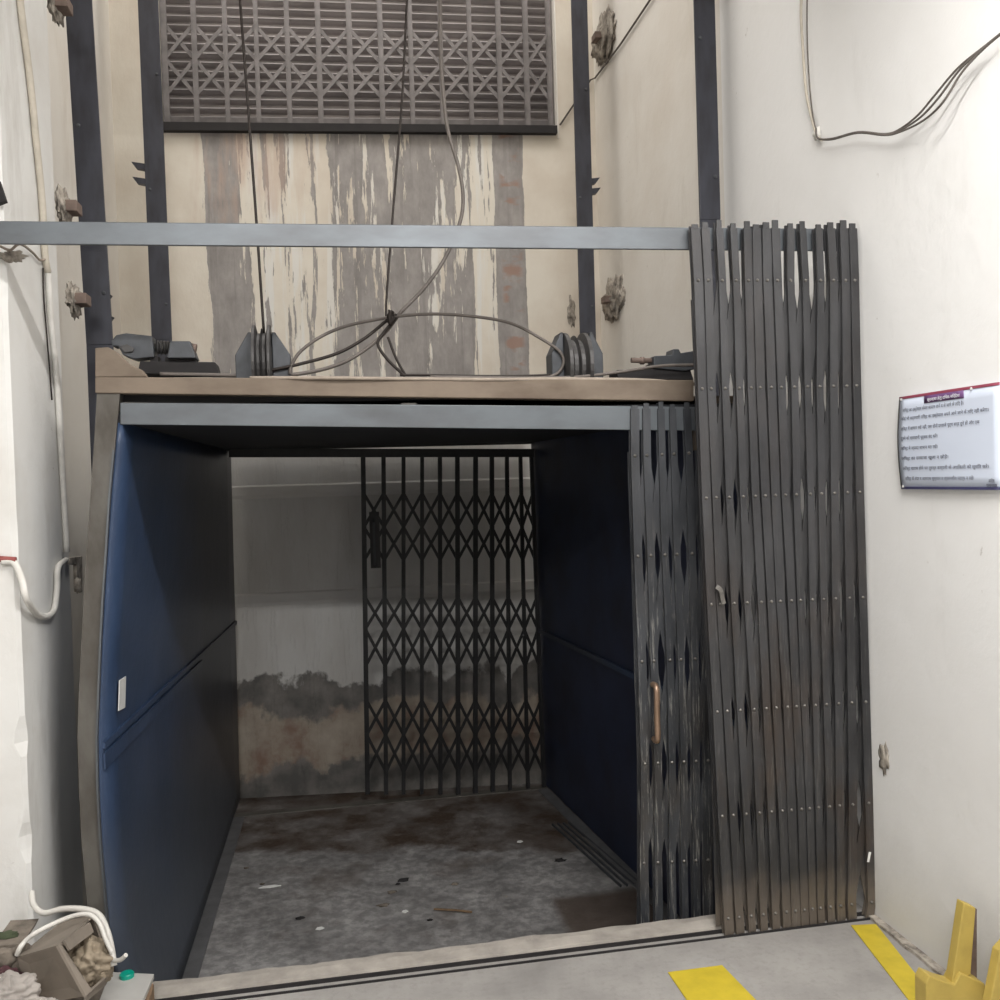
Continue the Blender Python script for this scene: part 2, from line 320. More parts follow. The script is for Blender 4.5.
# back wall of the shaft with the opening of the upper landing
ox0, ox1 = at(158, 70, Y=YW).x, at(557, 70, Y=YW).x; oz = at(358, 131, Y=YW).z; oz1 = oz+2.15
mb = MB(); KS = .030; zx = lambda x: oz-.030+KS*(x-ox0)
mb.hexa([(XL, YW, -1.6), (XR, YW, -1.6), (XR, YW+.25, -1.6), (XL, YW+.25, -1.6)], [(XL, YW, zx(XL)), (XR, YW, zx(XR)), (XR, YW+.25, zx(XR)), (XL, YW+.25, zx(XL))]); 
for p, q in ((XL, ox0), (ox1, XR)): mb.hexa([(p, YW, zx(p)), (q, YW, zx(q)), (q, YW+.25, zx(q)), (p, YW+.25, zx(p))], [(p, YW, 6.4), (q, YW, 6.4), (q, YW+.25, 6.4), (p, YW+.25, 6.4)])
mb.box((ox0, YW, oz1), (ox1, YW+.25, 6.4))
struct(mb.build('wall_back', M['back']))
# two thin plaster ledges on the wall behind the cabin
for i, y_ in enumerate((596, 489)):
    z_ = at(300, y_, Y=YW).z
    struct(MB().prism([(XL, YW, z_-.05), (XL, YW-.014, z_-.03), (XL, YW-.014, z_+.02), (XL, YW, z_+.03)], (XR-XL, 0, 0)).build('trim_%d' % (3+i), M['wall']))
# steel sill in front of the cabin: groove track at the gate line
struct(MB().box((-.75, YG+.012, 0), (XR-.02, YG+.017, .012)).box((-.75, YG-.020, 0), (XR-.02, YG-.015, .006)).build('trim_5', M['dark_frame']))
# raised pale cement kerb between gate and edge
vs = []; xs = [-.62+i*.025 for i in range(93)]; xs = [x for x in xs if x < XR-.01]; n = len(xs)
for k in range(5):
    for x in xs:
        e = edge(x); h = .014+.006*noise.noise(Vector((x*9, k*2., 1)))
        vs.append([(x, YG+.03, .001), (x, YG+.034, h), (x, (YG+.034+e)/2, h+.003), (x, e-.008, h), (x, e, -.06)][k])
struct(MB().add(vs, [(j*n+i, j*n+i+1, (j+1)*n+i+1, (j+1)*n+i) for j in range(4) for i in range(n-1)]).build('trim_6', M['kerb']))

# ------------------------------------------------------------------ guide rails
def rail_px(x0, x1, y1, Y, w, label, clips=()):
    a = at(x0, 0, Y=Y); b = at(x1, y1, Y=Y); d = (a-b).normalized()
    top = b+d*((6.2-b.z)/d.z); bot = Vector((b.x, b.y, -1.58))
    mid = Vector((b.x, b.y, b.z))
    # one straight length above, footing plumb below roof height
    return guide_rail2(top, mid, bot, w, label, clips)
def guide_rail2(top, mid, bot, w, label, clips):
    t_ = thing('guide_rail', bot, label, 'guide rail', None)
    mb = MB()
    for off, ww, th in ((0, w, .014), (.04, .018, .075)):
        o = Vector((0, off, 0)); mb.ribbon([top+o, mid+o, bot+o], ww, th)
    mb.build('rail_section', M['rail'], t_, .002)
    for (pt, sgn) in clips:
        c = at(pt[0], pt[1], Y=top.y)
        MB().prism([c+Vector((-sgn*.02, 0, .012)), c+Vector((sgn*.06, 0, .022)), c+Vector((sgn*.035, 0, -.012)), c+Vector((-sgn*.02, 0, -.022))], (0, .035, 0)).build('clip', M['rail'], t_)
    for k in range(6):
        c = mid.lerp(top, .05+.16*k)+Vector((.28*w*(-1)**k, -.007, 0)); MB().lathe(c, (0, -1, 0), [(0, .008), (.004, .008), (.006, .004)], 8).build('bolt', M['machine'], t_)
    return t_
rail_px(78.5, 100, 345, 3.95, .100, 'wide dark guide rail nearest the left pier, front left', [((95, 300), 1), ((97, 322), 1)])
rail_px(148, 162, 340, 5.35, .105, 'dark guide rail at the rear left, beside the upper gate', [((143, 166), -1), ((144, 181), -1)])
rail_px(579, 588, 340, 5.25, .095, 'dark guide rail at the rear right, right of the upper gate', [((590, 181), 1), ((591, 191), 1)])
rail_px(704, 710, 220, 3.75, .092, 'dark guide rail front right, rising behind the folded outer gate')

# ------------------------------------------------------------------ wall brackets in rough mortar
def wall_bracket(c, r, label, kind, sgn=1, seed=0, toward=(0, -1, 0), ragged=True):
    c = Vector(c); t_ = thing('wall_bracket', c, label, 'bracket')
    q = {'x': (.30, 1.5, 1), 'y': (1, .28, 1)}[kind]
    MB().lump(c, r, q, .38, seed, 16, 3.2).build('mortar_patch', M['cement'], t_)
    d = Vector((sgn, 0, 0)) if kind == 'x' else Vector((0, -1, 0))
    MB().box(c+Vector((0, -.04, -.02)), c+d*(r*.3+.035)+Vector((0, .04 if kind == 'x' else 0, .02))).build('steel_stub', M['brownsteel'], t_, .003)
    return t_
wall_bracket(at(605, 38, X=XR-.005), .13, 'rail bracket set in broken dark mortar high on the right shaft wall', 'x', -1, 1)
wall_bracket(at(614, 300, X=XR-.005), .12, 'rail bracket set in crumbling grey mortar above the right pulley', 'x', -1, 2)
wall_bracket(at(133, 30, X=XL+.005), .10, 'rail bracket in a dark hole high on the left shaft wall', 'x', 1, 3)
wall_bracket(at(139, 286, X=XL+.005), .085, 'rail bracket in broken mortar at the rear left rail, above the left clamp', 'x', 1, 4)
wall_bracket(at(64, 208, X=XP+.003), .060, 'brown plate bracket in broken plaster on the pier just above the outer gate track', 'x', 1, 5)
wall_bracket(at(74, 300, X=XP+.003), .055, 'rusty bracket in chipped plaster on the pier below the outer gate track', 'x', 1, 6)
wall_bracket(at(55, 5, X=XP+.003), .055, 'dark bracket at the very top of the pier beside the front left rail', 'x', 1, 8)
# dark mortar chip left of right rear rail
tag(MB().lump(at(571, 312, Y=YW), .055, (.45, .2, 1.6), .5, 9, 10).build('mortar_chip', M['cement']), 'dark elongated chip in the back wall left of the rear right rail', 'plaster chip')

# ------------------------------------------------------------------ collapsible gates
def lerp_rows(rows, y):
    for (ya, xa), (yb, xb) in zip(rows, rows[1:]):
        if y <= yb: break
    t_ = (y-ya)/(yb-ya); return [p+(q-p)*t_ for p, q in zip(xa, xb)]
def folding_gate(root, Y, rows, top, bottom, pw, bw, mp, mbar, mriv, rs=.006, bands=None, dbl=True, gap=.008, ears=True, last_wide=False):
    """rows: [(list of world points along one rivet row), ...] top to bottom; top/bottom: world points"""
    n = len(top); R_ = len(rows)
    for k in range(n):
        pts = [top[k]]+[r[k] for r in rows]+[bottom[k]]
        w = pw*(1+.12*math.sin(k*5.3+1)); mb = MB(); o = Vector((0, gap, 0)); 
        mb.ribbon([p-o for p in pts], w, .004); 
        if dbl: mb.ribbon([p+o for p in pts], w, .004)
        side = Vector((w/2-.002, 0, 0)); mb.ribbon([p-side-Vector((0, gap+.005, 0)) for p in pts[:]], .0035, .006)
        if ears:
            e = top[k]; h = .012+.014*((k*7) % 5)/4; mb.box(e+Vector((-w*.33, -gap-.003, 0)), e+Vector((w*.30, -gap+.003, h)))
            if (k % 3) != 1: mb.box(e+Vector((-w*.42, gap-.003, -.01)), e+Vector((w*.45, gap+.003, h*.8)))
        pk = mb.build('picket', mp, root, 0)
        for r in (rows if mriv else []): MB().lathe(r[k]-Vector((0, gap+.002, 0)), (0, -1, 0), [(0, rs), (rs*.5, rs*.85), (rs*.9, rs*.3)], 8).build('rivet', mriv, pk)
    for b in (bands or [(i, i+1, i+2) for i in range(0, R_-2, 2)]):
        a, m_, c = [rows[i] for i in b]
        for k in range(-1, n-1):
            for sgn in (1, -1):
                q = [(k, a), (k+1, m_), (k+2, c)] if sgn > 0 else [(k, c), (k+1, m_), (k+2, a)]
                pts = [r[i]+Vector((0, .0035*sgn, 0)) for i, r in q if 0 <= i < n]
                if len(pts) > 1: MB().ribbon(pts, bw, .003).build('scissor_bar', mbar, root)
def rowpts(xs, y0, y1, Y):
    n = len(xs); return [at(x, y0+(y1-y0)*(x-xs[0])/(xs[-1]-xs[0]), Y=Y) for x in xs]
OG = [(281, 281, [697,707,721,735,747,756,766,776,789,804,819,832,844,853]),
      (389, 386, [701,710,724,738,750,759,770,780,793,806,818,832,845,855]),
      (498, 492, [705,715,728,742,754,764,774,784,795,809,820,833,846,858]),
      (604, 597, [710,719,733,746,760,770,779,790,799,811,822,834,848,861]),
      (711, 701, [716,726,739,753,765,775,786,795,803,814,825,837,850,864]),
      (815, 802, [721,732,745,758,770,781,790,800,808,817,828,838,851,867]),
      (917, 901, [727,738,750,762,774,785,794,803,811,819,829,839,850,870])]
rows = [rowpts(xs, a, b, YG) for a, b, xs in OG]
toppx = [694,704,718,732,746,755,765,774,789,801,817,829,842,851]
top = [at(x, 229, Y=YG) for x in toppx]
bx = [728,739,751,763,775,786,795,804,812,820,830,840,851,868]
bot = [Vector((at(x, 928, Y=YG).x, YG, .004)) for x in bx]
og = thing('collapsible_gate', (1.45, YG, 0), 'tall grimy grey outer collapsible gate folded against the right wall', 'gate')
folding_gate(og, YG, rows, top, bot, .0300, .029, M['gate'], M['gate_bar'], M['rivet'], .0056)
# end angle against the wall and the leading flat of the outer gate
e = [at(861, 228, Y=YG+.02), at(864, 387, Y=YG+.02), at(867, 500, Y=YG+.02), at(869, 640, Y=YG+.02), at(871, 800, Y=YG+.02), at(873, 905, Y=YG+.02)]
mb = MB(); mb.ribbon(e, .024, .006); mb.ribbon([p+Vector((.012, .02, 0)) for p in e], .005, .045); mb.build('wall_angle', M['post'], og)
l = [at(697, 300, Y=YG+.02), at(701, 389, Y=YG+.02), at(705, 500, Y=YG+.02), at(711, 640, Y=YG+.02), at(717, 760, Y=YG+.02), at(722, 925, Y=YG+.02)]
mb = MB(); mb.ribbon([p-Vector((.008, 0, 0)) for p in l], .026, .004); mb.build('leading_flat', M['gate'], og)
# lock hasp and pull on the leading side
h = at(720, 590, Y=YG-.025)
MB().ribbon(smooth([h+Vector((-.012, 0, .012)), h+Vector((.0, -.004, .0)), h+Vector((.008, 0, -.03)), h+Vector((.012, 0, -.045))], 4), .014, .004).build('hasp', M['rivet'], og)
MB().ribbon([at(868, 862, Y=YG-.016), at(870, 852, Y=YG-.016)], .008, .002).build('paper_tag', M['paperwhite'], og)

tr = thing('gate_track', (0, YG, 2.0), 'long grey flat steel track bar of the outer gate spanning the shaft opening', 'gate track')
a, b, c_, d = at(-35, 220.5, Y=YG+.024), at(-35, 243.5, Y=YG+.024), at(862, 251, Y=YG+.024), at(862, 229, Y=YG+.024)
def strip(a, b, c_, d, th): # a top left, b bottom left, c bottom right, d top right
    o = Vector((0, th, 0)); return MB().hexa([b, c_, c_+o, b+o], [a, d, d+o, a+o])
strip(a, b, c_, d, .012).build('track_bar', M['track'], tr, .002)

# rear gate of the cabin and the upper landing gate use plain row geometry
def linrow(xt, yt, xb, yb, y, Y): 
    k = (y-yt)/(yb-yt); return [at(p+(q-p)*k, y, Y=Y) for p, q in zip(xt, xb)]
YC, YB = 3.06, 5.40         # cabin front and rear
ZF = -.335; YBL = 5.62                   # cabin floor
rg = thing('collapsible_gate', (.7, YB-.06, ZF), 'black collapsible gate half drawn across the rear opening of the lift cabin', 'gate')
xt = [364, 384, 403.5, 422, 440, 457.5, 475.5, 492, 507.5, 522, 534]; xb = [367.5, 386, 403.5, 421.7, 440.4, 458.2, 475.3, 492.8, 509.9, 528, 544]
RY = YB-.06
rr = [linrow(xt, 527, xb, 790, y_, RY) for y_ in (493, 527, 560, 597, 629, 666, 700, 735, 772)]
rtop = linrow(xt, 527, xb, 790, 449, RY); rbot = linrow(xt, 527, xb, 790, 794, RY)
rbot = [Vector((p.x, p.y, max(p.z, ZF+.004))) for p in rbot]
folding_gate(rg, RY, rr, rtop, rbot, .024, .017, M['black_gate'], M['black_gate'], None, .006, [(0, 1, 2), (3, 4, 5), (6, 7, 8)], True, .007, False)
p = at(375, 540, Y=RY-.02); MB().box(p+Vector((-.028, 0, -.16)), p+Vector((.028, .01, .16))).build('lock_plate', M['black_gate'], rg)
MB().ribbon([p+Vector((-.006, -.02, .12)), p+Vector((-.006, -.03, .1)), p+Vector((-.006, -.03, -.12)), p+Vector((-.006, -.02, -.14))], .012, .006).build('handle', M['machine'], rg)

ug = thing('collapsible_gate', (.3, YW-.03, oz), 'dusty grey collapsible gate drawn across the upper landing opening', 'gate')
xp = [165, 195, 226, 257, 288, 319, 350, 381, 411, 441, 470, 499, 526, 549]; UY = YW+.06
zof = lambda y_: at(350, y_, Y=UY).z
zr = [zof(100), zof(65), zof(31)]; dz = zof(31)-zof(100); zr += [zr[2]+.45, zr[2]+.45+dz/2, zr[2]+.45+dz]; zr = zr[::-1]
ux = [at(x, 60, Y=UY).x for x in xp]
urow = [[Vector((x, UY, z_)) for x in ux] for z_ in zr]
folding_gate(ug, UY, urow, [Vector((x, UY, oz1-.03)) for x in ux], [Vector((x, UY, oz+.012)) for x in ux], .030, .022, M['upper_gate'], M['upper_gate'], None, .007, [(0, 1, 2), (3, 4, 5)], True, .008, False)
sh = thing('roller_shutter', ((ox0+ox1)/2, YW+.2, oz), 'ribbed grey roller shutter behind the upper collapsible gate', 'shutter')
prof = []; z_ = oz+.10; per = (zof(40)-zof(112.5))/8
while z_ < oz1:
    for u, dy in ((0, 0), (.12, -.028), (.3, -.040), (.48, -.034), (.62, -.010), (.75, .0)): prof.append((z_+per*u, YW+.20+dy))
    z_ += per
vs = [(x, y_, z_) for z_, y_ in prof for x in (ox0+.01, ox1-.01)]
MB().add(vs, [(2*i, 2*i+1, 2*i+3, 2*i+2) for i in range(len(prof)-1)], False).build('curtain', M['shutter'], sh)
MB().box((ox0+.01, YW+.155, oz+.02), (ox1-.01, YW+.185, oz+.12)).build('bottom_rail', M['upper_gate'], sh, .004)
MB().box((ox0, YW+.24, oz), (ox1, YW+.26, oz1)).build('back_plate', M['dark_frame'], sh)
struct(MB().box((ox0-.01, YW-.045, oz-.035), (ox1-.02, YW+.22, oz+.012)).build('trim_7', M['dark_frame']))
struct(MB().box((ox0, YW-.004, oz), (ox0+.012, YW+.15, oz1)).build('trim_8', M['shaft']))
struct(MB().box((ox1-.008, YW-.004, oz), (ox1, YW+.15, oz1)).build('trim_9', M['shaft']))

for o in list(ug.children)+list(sh.children)+[bpy.data.objects['trim_7']]:      # the old opening is not quite level
    bx_ = o.parent.location.x if o.parent else 0
    for v_ in o.data.vertices: v_.co.z += KS*(v_.co.x+bx_-ox0)-.018
# ------------------------------------------------------------------ lift cabin
cab = thing('lift_cabin', (.45, YC, ZF), 'dark blue goods lift cabin standing open with its floor below the landing', 'lift cabin')
prof_px = [(122, 400), (117, 450), (112.5, 500), (108.5, 550), (105.5, 600), (102, 650), (99.5, 700), (98.5, 740), (99.5, 790), (102, 840), (107, 900), (113, 960)]
fp = [at(x, y_, Y=YC) for x, y_ in prof_px]
def xfront(z_):
    if z_ >= fp[0].z: return fp[0].x
    for p, q in zip(fp, fp[1:]):
        if z_ >= q.z: k = (p.z-z_)/(p.z-q.z); return p.x+(q.x-p.x)*k
    k = min(1, (fp[-1].z-z_)/(fp[-1].z-ZF)); return fp[-1].x*(1-k)+(at(152, 1095, Y=YC).x)*k
bt, bb = at(229, 445, Y=YBL), at(238, 796, Y=YBL)
ZT = 1.71
def xback(z_): return bt.x+(bb.x-bt.x)*(bt.z-z_)/(bt.z-bb.z)
nz, ny = 30, 14; vs = []
for j in range(nz+1):
    z_ = ZF+(ZT-ZF)*j/nz
    for i in range(ny+1):
        u = i/ny; k = min(1, u/.55); k = k*k*(3-2*k)      # the bulge dies out towards the middle of the side
        zl = min(z_, 1.2); lin = (1-u)*(-.60-.03*(zl-ZF))+u*xback(z_)
        xfr = xfront(z_); xx = (1-u)*xfr+u*xback(z_)
        vs.append((xx, YC+(YBL-YC)*u, z_))
mb = MB().add(vs, [(j*(ny+1)+i, j*(ny+1)+i+1, (j+1)*(ny+1)+i+1, (j+1)*(ny+1)+i) for j in range(nz) for i in range(ny)], True)
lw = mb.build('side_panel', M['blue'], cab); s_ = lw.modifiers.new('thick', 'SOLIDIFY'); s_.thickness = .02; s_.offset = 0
# right side: leans out towards the landing
rb = at(545, 791, Y=YB).x; rt_ = at(531, 445, Y=YB).x; rf = at(640, 885, Z=ZF); kf = (rf.x-at(545, 790, Z=ZF).x)/(rf.y-at(545, 790, Z=ZF).y)
rfx = min(rb+(YC-YB)*kf, XR-.12)
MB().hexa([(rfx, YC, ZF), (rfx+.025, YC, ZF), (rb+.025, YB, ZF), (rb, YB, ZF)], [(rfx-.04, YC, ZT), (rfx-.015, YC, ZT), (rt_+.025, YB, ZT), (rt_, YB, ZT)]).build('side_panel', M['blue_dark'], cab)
MB().hexa([(xfront(ZF)-.02, YC, ZF-.08), (rfx+.03, YC, ZF-.08), (rb+.03, YB+.02, ZF-.08), (bb.x-.02, YBL+.02, ZF-.08)], [(xfront(ZF)-.02, YC, ZF), (rfx+.03, YC, ZF), (rb+.03, YB+.02, ZF), (bb.x-.02, YBL+.02, ZF)]).build('floor_plate', M['cab_floor'], cab)
MB().hexa([(-.66, YC, ZT), (rfx, YC, ZT), (rt_+.03, YB, ZT), (bt.x-.03, YBL, ZT)], [(-.66, YC, ZT+.03), (rfx, YC, ZT+.03), (rt_+.03, YB, ZT+.03), (bt.x-.03, YBL, ZT+.03)]).build('ceiling_panel', M['ceil_dark'], cab)
MB().box((bt.x-.03, YB+.02, ZT+.03), (rt_+.03, YW-.06, ZT+.045)).build('roof_shade_plate', M['beam'], cab)  # unseen plate added behind the roof to shade the wall behind the cabin
# floor edge skirting angles, door groove at the rear, low ridge plates
for s_, (fx, bx_) in ((1, (xfront(ZF), bb.x)), (-1, (rfx, rb))):
    p = Vector((fx+s_*.035, YC, ZF+.004)); q = Vector((bx_+s_*.035, YB-.1, ZF+.004)); MB().bar(p, q, .06, .008, (0, 0, 1)).build('floor_strip', M['strip'], cab, .002)
for k in range(4):
    x0_ = 1.12+.03*k; MB().bar((x0_+.10, 3.95, ZF+.005), (x0_-.02, 4.75, ZF+.005), .008, .01, (0, 0, 1)).build('floor_rib', M['machine'], cab)
MB().box((bb.x, YB-.09, ZF), (rb, YB-.03, ZF+.006)).build('rear_threshold', M['post'], cab)
# rear frame, header
MB().box((bt.x-.05, YB-.02, ZT-.008), (rt_+.05, YB+.03, ZT+.02)).build('rear_header', M['black_gate'], cab)
zt = at(300, 449, Y=RY).z
MB().bar(at(229, 453, Y=RY-.012), at(534, 453, Y=RY-.012), .048, .012).build('rear_track', M['black_gate'], cab)
# roof channel, bent front post, outer gate track of the cabin gate
strip(at(95, 377, Y=YC-.02), at(95, 393, Y=YC-.02), at(694, 401, Y=YC-.02), at(694, 380, Y=YC-.02), .06).build('roof_channel', M['beam'], cab, .003)
rp = at(694, 390, Y=YC)
MB().hexa([(rp.x, YC-.02, 1.58), (rfx, YC-.02, 1.56), (rfx, YC+.04, 1.56), (rp.x, YC+.04, 1.58)], [(rp.x, YC-.02, 1.655), (rfx, YC-.02, 1.64), (rfx, YC+.04, 1.64), (rp.x, YC+.04, 1.655)]).build('roof_channel', M['beam'], cab)
MB().box((-.70, YC+.04, ZT+.03), (rfx, YC+.075, ZT+.06)).box((-.66, YC+.04, ZT+.03), (-.62, YB, ZT+.055)).box((rt_-.02, YC+.04, ZT+.03), (rt_+.02, YB, ZT+.055)).box((.3, YC+.04, ZT+.03), (.34, YB, ZT+.055)).build('roof_frame', M['beam'], cab)
po = [(97, 120), (93.5, 114.5), (90, 110), (86.5, 107), (83.5, 103.5), (81, 101), (78.5, 99), (77.5, 97.5), (79, 98.5), (81.5, 101), (87, 106), (94, 112)]
ys = [392, 450, 500, 550, 600, 650, 700, 740, 790, 840, 900, 965]
vs = []
for (a, b), y_ in zip(po, ys):
    p = at(a, y_, Y=YC-.012); q = at(b, y_, Y=YC-.012); vs += [p, q, q+Vector((0, .05, 0)), p+Vector((0, .05, 0))]
pz = vs[-4:]; vs += [Vector((v.x+.03, v.y, ZF-.05)) for v in pz]; n = len(vs)//4
MB().add(vs, [(j*4+i, j*4+(i+1) % 4, (j+1)*4+(i+1) % 4, (j+1)*4+i) for j in range(n-1) for i in range(4)]+[(0, 1, 2, 3)]).build('front_post', M['post'], cab)
MB().ribbon([at(b-1, y_, Y=YC-.016) for (a, b), y_ in zip(po, ys)][1:], .006, .008).build('post_edge', M['track'], cab)
strip(at(120, 402.5, Y=YC-.004), at(120, 424.5, Y=YC-.004), at(722, 431, Y=YC-.004), at(722, 407, Y=YC-.004), .008).build('gate_track_bar', M['track'], cab, .002)
MB().bar(at(120, 397.5, Y=YC+.045), at(700, 404, Y=YC+.045), .03, .01).build('lintel_plate', M['dark_frame'], cab)
# side rub rail on the left panel, seam on the right
def onleft(u, z_): return Vector(((1-u)*xfront(z_)+u*xback(z_)+.014, YC+(YBL-YC)*u, z_))
zr_ = at(107, 742, Y=YC).z
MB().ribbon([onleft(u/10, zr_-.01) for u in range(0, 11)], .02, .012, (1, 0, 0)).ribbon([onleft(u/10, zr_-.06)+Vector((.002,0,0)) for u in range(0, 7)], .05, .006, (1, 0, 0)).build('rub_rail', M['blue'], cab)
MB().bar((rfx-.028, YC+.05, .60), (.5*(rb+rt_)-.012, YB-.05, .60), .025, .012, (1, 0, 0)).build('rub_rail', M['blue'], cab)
u = .055
MB().hexa([onleft(u, .78)+Vector((.004, 0, 0)), onleft(u+.035, .77), onleft(u+.035, .77)+Vector((.003, 0, 0)), onleft(u, .78)+Vector((.007, 0, 0))], [onleft(u, .88)+Vector((.004, 0, 0)), onleft(u+.035, .875), onleft(u+.035, .875)+Vector((.003, 0, 0)), onleft(u, .88)+Vector((.007, 0, 0))]).build('paper_sticker', M['paperwhite'], cab)['label'] = 'small white paper sticker'
p = at(410, 404, Y=YC+.04); MB().box(p+Vector((-.03, -.012, -.005)), p+Vector((.02, -.008, .002))).build('latch_plate', M['rivet'], cab)
# scraps on the cabin floor
for (x_, y_, s_, lb) in ((320, 929, .018, 'small white paper scrap near the front of the lift floor'), (270, 887, .05, 'torn pale strip lying on the left of the lift floor'), (240, 819, .02, 'white crumb by the rear left corner of the lift floor'), (405, 912, .014, 'tiny white flake in the middle of the lift floor'), (520, 842, .016, 'tiny pale flake right of the rear stains')):
    p = at(x_, y_, Z=ZF+.004)
    tag(MB().prism([p+Vector((-s_, -.004, 0)), p+Vector((0, -.012, 0)), p+Vector((s_, .0, 0)), p+Vector((s_*.4, .014, 0)), p+Vector((-s_*.6, .012, 0))], (0, 0, .003)).build('paper_scrap', M['paperwhite'], None), lb, 'litter')
tag(MB().ribbon([at(434, 909, Z=ZF+.006), at(455, 910, Z=ZF+.010), at(472, 912, Z=ZF+.006)], .010, .005, (0, 0, 1)).build('twig', M['wood']), 'thin dark stick lying on the middle of the lift floor', 'stick')

for i, (x_, y_) in enumerate(((398, 884), (392, 892), (404, 880), (262, 884), (300, 918), (384, 905), (430, 920), (455, 884), (560, 860), (246, 868))):
    p = at(x_, y_, Z=ZF+.003); MB().lump(p, .008+.004*(i % 3), (1.6, 1, .4), .5, 60+i, 6).build('grit', M['debris'] if i % 2 else M['dark_frame'])
    o_ = bpy.data.objects['grit' if i == 0 else 'grit.%03d' % i]; tag(o_, 'tiny dark crumb of grit on the lift floor', 'grit', 'crumbs of grit on the lift floor')
# inner cabin gate
ig = thing('collapsible_gate', (1.1, YC-.02, ZF), 'scratched dark inner collapsible gate of the cabin, folded left of the taller gate', 'gate')
IY = YC
IG = [(455, [634,646,661,673,688,700,711]), (555, [637,650,664,676,691,703,715]), (660, [641,653,669,680,694,706,718]), (762, [644,657,671,683,695,707,719]), (861, [643,657,671,683,695,707,720]), (960, [645,659,673,685,697,709,722]), (1040, [647,661,675,687,699,711,724])]
irows = [rowpts(xs, y_+1, y_-3, IY) for y_, xs in IG]
it = [at(x, 409, Y=IY) for x in [634,645.5,660,671.5,686,698,709]]
ib = [Vector((r.x, r.y, ZF+.006)) for r in irows[-1]]
folding_gate(ig, IY, irows[:6], it, ib, .029, .024, M['gate_in'], M['gate_in'], M['rivet'], .0062, [(0, 1, 2), (2, 3, 4)])
l = [at(630.5, 452, Y=IY+.02), at(631, 480, Y=IY+.02), at(634, 560, Y=IY+.02), at(637, 660, Y=IY+.02), at(640, 760, Y=IY+.02), at(640, 900, Y=IY+.02), Vector((ib[0].x-.02, IY+.02, ZF+.01))]
MB().ribbon(l, .022, .004).build('leading_flat', M['gate_in'], ig)
a, b = at(656.5, 690, Y=IY-.05), at(657.5, 738, Y=IY-.05); o = Vector((0, .036, 0))
MB().tube(smooth([a+o+Vector((0, 0, .012)), a+Vector((0, 0, .004)), a.lerp(b, .5), b-Vector((0, 0, .004)), b+o-Vector((0, 0, .012))], 6), .0105, 10).build('handle', M['bronze'], ig)

# ------------------------------------------------------------------ machinery on the cabin roof
ZR = ZT+.055
RYp = YC+.14
def W(x, y_, Y=RYp): return at(x, y_, Y=Y)
def pulley(xc, half, ytop, label, dx0, dx1, g0, g1):
    base = W(xc, 377); root = thing('rope_pulley', (base.x, RYp, ZR), label, 'pulley', None)
    for (a, b, flip) in ((dx0, g0, 0), (g1, dx1, 1)):
        p0, p1 = W(a, 340), W(b, 340); zt_ = W(xc, 333 if not flip else 333).z; w = p1.x-p0.x
        c = [(p0.x, ZR), (p1.x, ZR), (p1.x, zt_), (p0.x+w*.15, zt_-.03), (p0.x, zt_-.09)] if not flip else [(p0.x, ZR), (p1.x, ZR), (p1.x, zt_-.09), (p0.x+w*.85, zt_-.03), (p0.x, zt_)]
        if not flip: c = [(p0.x, ZR), (p1.x, ZR), (p1.x, zt_), (p1.x-w*.2, zt_), (p0.x, zt_-.075)]
        else: c = [(p0.x, ZR), (p1.x, ZR), (p1.x, zt_-.075), (p0.x+w*.2, zt_), (p0.x, zt_)]
        MB().prism([(x_, RYp-.02, z_) for x_, z_ in c], (0, .09, 0)).build('cheek_plate', M['machine'], root, .003)
    c0, c1 = W(g0, 350), W(g1, 350); zt_ = W(xc, ytop).z; r = (zt_-ZR)*.5; ctr = Vector(((c0.x+c1.x)/2, RYp+.03, ZR+r)); h_ = (c1.x-c0.x)/2
    pr = [(-h_, r*.5), (-h_*.9, r), (-h_*.62, r), (-h_*.42, r*.80), (-h_*.12, r*.80), (0, r*.93), (h_*.12, r*.80), (h_*.42, r*.80), (h_*.62, r), (h_*.9, r), (h_, r*.5)]
    MB().lathe(ctr, (1, 0, 0), pr, 32).build('sheave', M['sheave'], root, .001)
    MB().lathe(ctr-Vector((h_+.03, 0, 0)), (1, 0, 0), [(0, .010), (2*h_+.06, .010)], 12).build('axle', M['sheave'], root)
pulley(262, 28, 324, 'left twin-grooved pulley between two cheek plates on the cabin roof', 235, 290, 252, 272)
pulley(574, 26, 332, 'right twin-grooved pulley on the cabin roof below the crumbling bracket', 550, 601, 562, 588)
# left clamp unit
q = W(160, 372); lc = thing('rope_clamp_unit', (q.x, RYp, ZR), 'grey clamp unit with hooked block and bolt at the left of the cabin roof', 'clamp')
def pf(pts, y0, th, name, mat, root, bev=.003): return MB().prism([W(x, y_, Y=y0) for x, y_ in pts], (0, th, 0)).build(name, mat, root, bev)
pf([(140, 361), (215, 362), (219, 374), (137, 374)], RYp, .10, 'base_plate', M['dark_frame'], lc)
pf([(111, 341), (116, 335), (126, 333), (152, 336), (154, 357), (134, 359), (123, 355), (118, 346), (112, 346)], RYp-.01, .07, 'hook_block', M['machine'], lc)
pf([(119, 346), (127, 344), (134, 348), (133, 352), (124, 353)], RYp-.018, .012, 'pin_boss', M['sheave'], lc)
a = W(153, 346); b = W(171, 347)
MB().tube([a+Vector((0, .03, 0)), b+Vector((0, .03, 0))], .012, 12).build('bolt_shaft', M['rivet'], lc)
for k in range(5):
    c = a.lerp(b, .12+k*.19)+Vector((0, .03, 0)); MB().lathe(c, (1, 0, 0), [(0, .020), (.004, .024), (.008, .020)], 16).build('washer', M['sheave'], lc)
pf([(170, 341), (190, 341), (196, 358), (167, 358)], RYp-.02, .09, 'grip_block', M['machine'], lc)
MB().tube([W(190, 347)+Vector((0, .03, 0)), W(195, 348)+Vector((0, .03, 0))], .017, 12).build('nut', M['brownsteel'], lc)
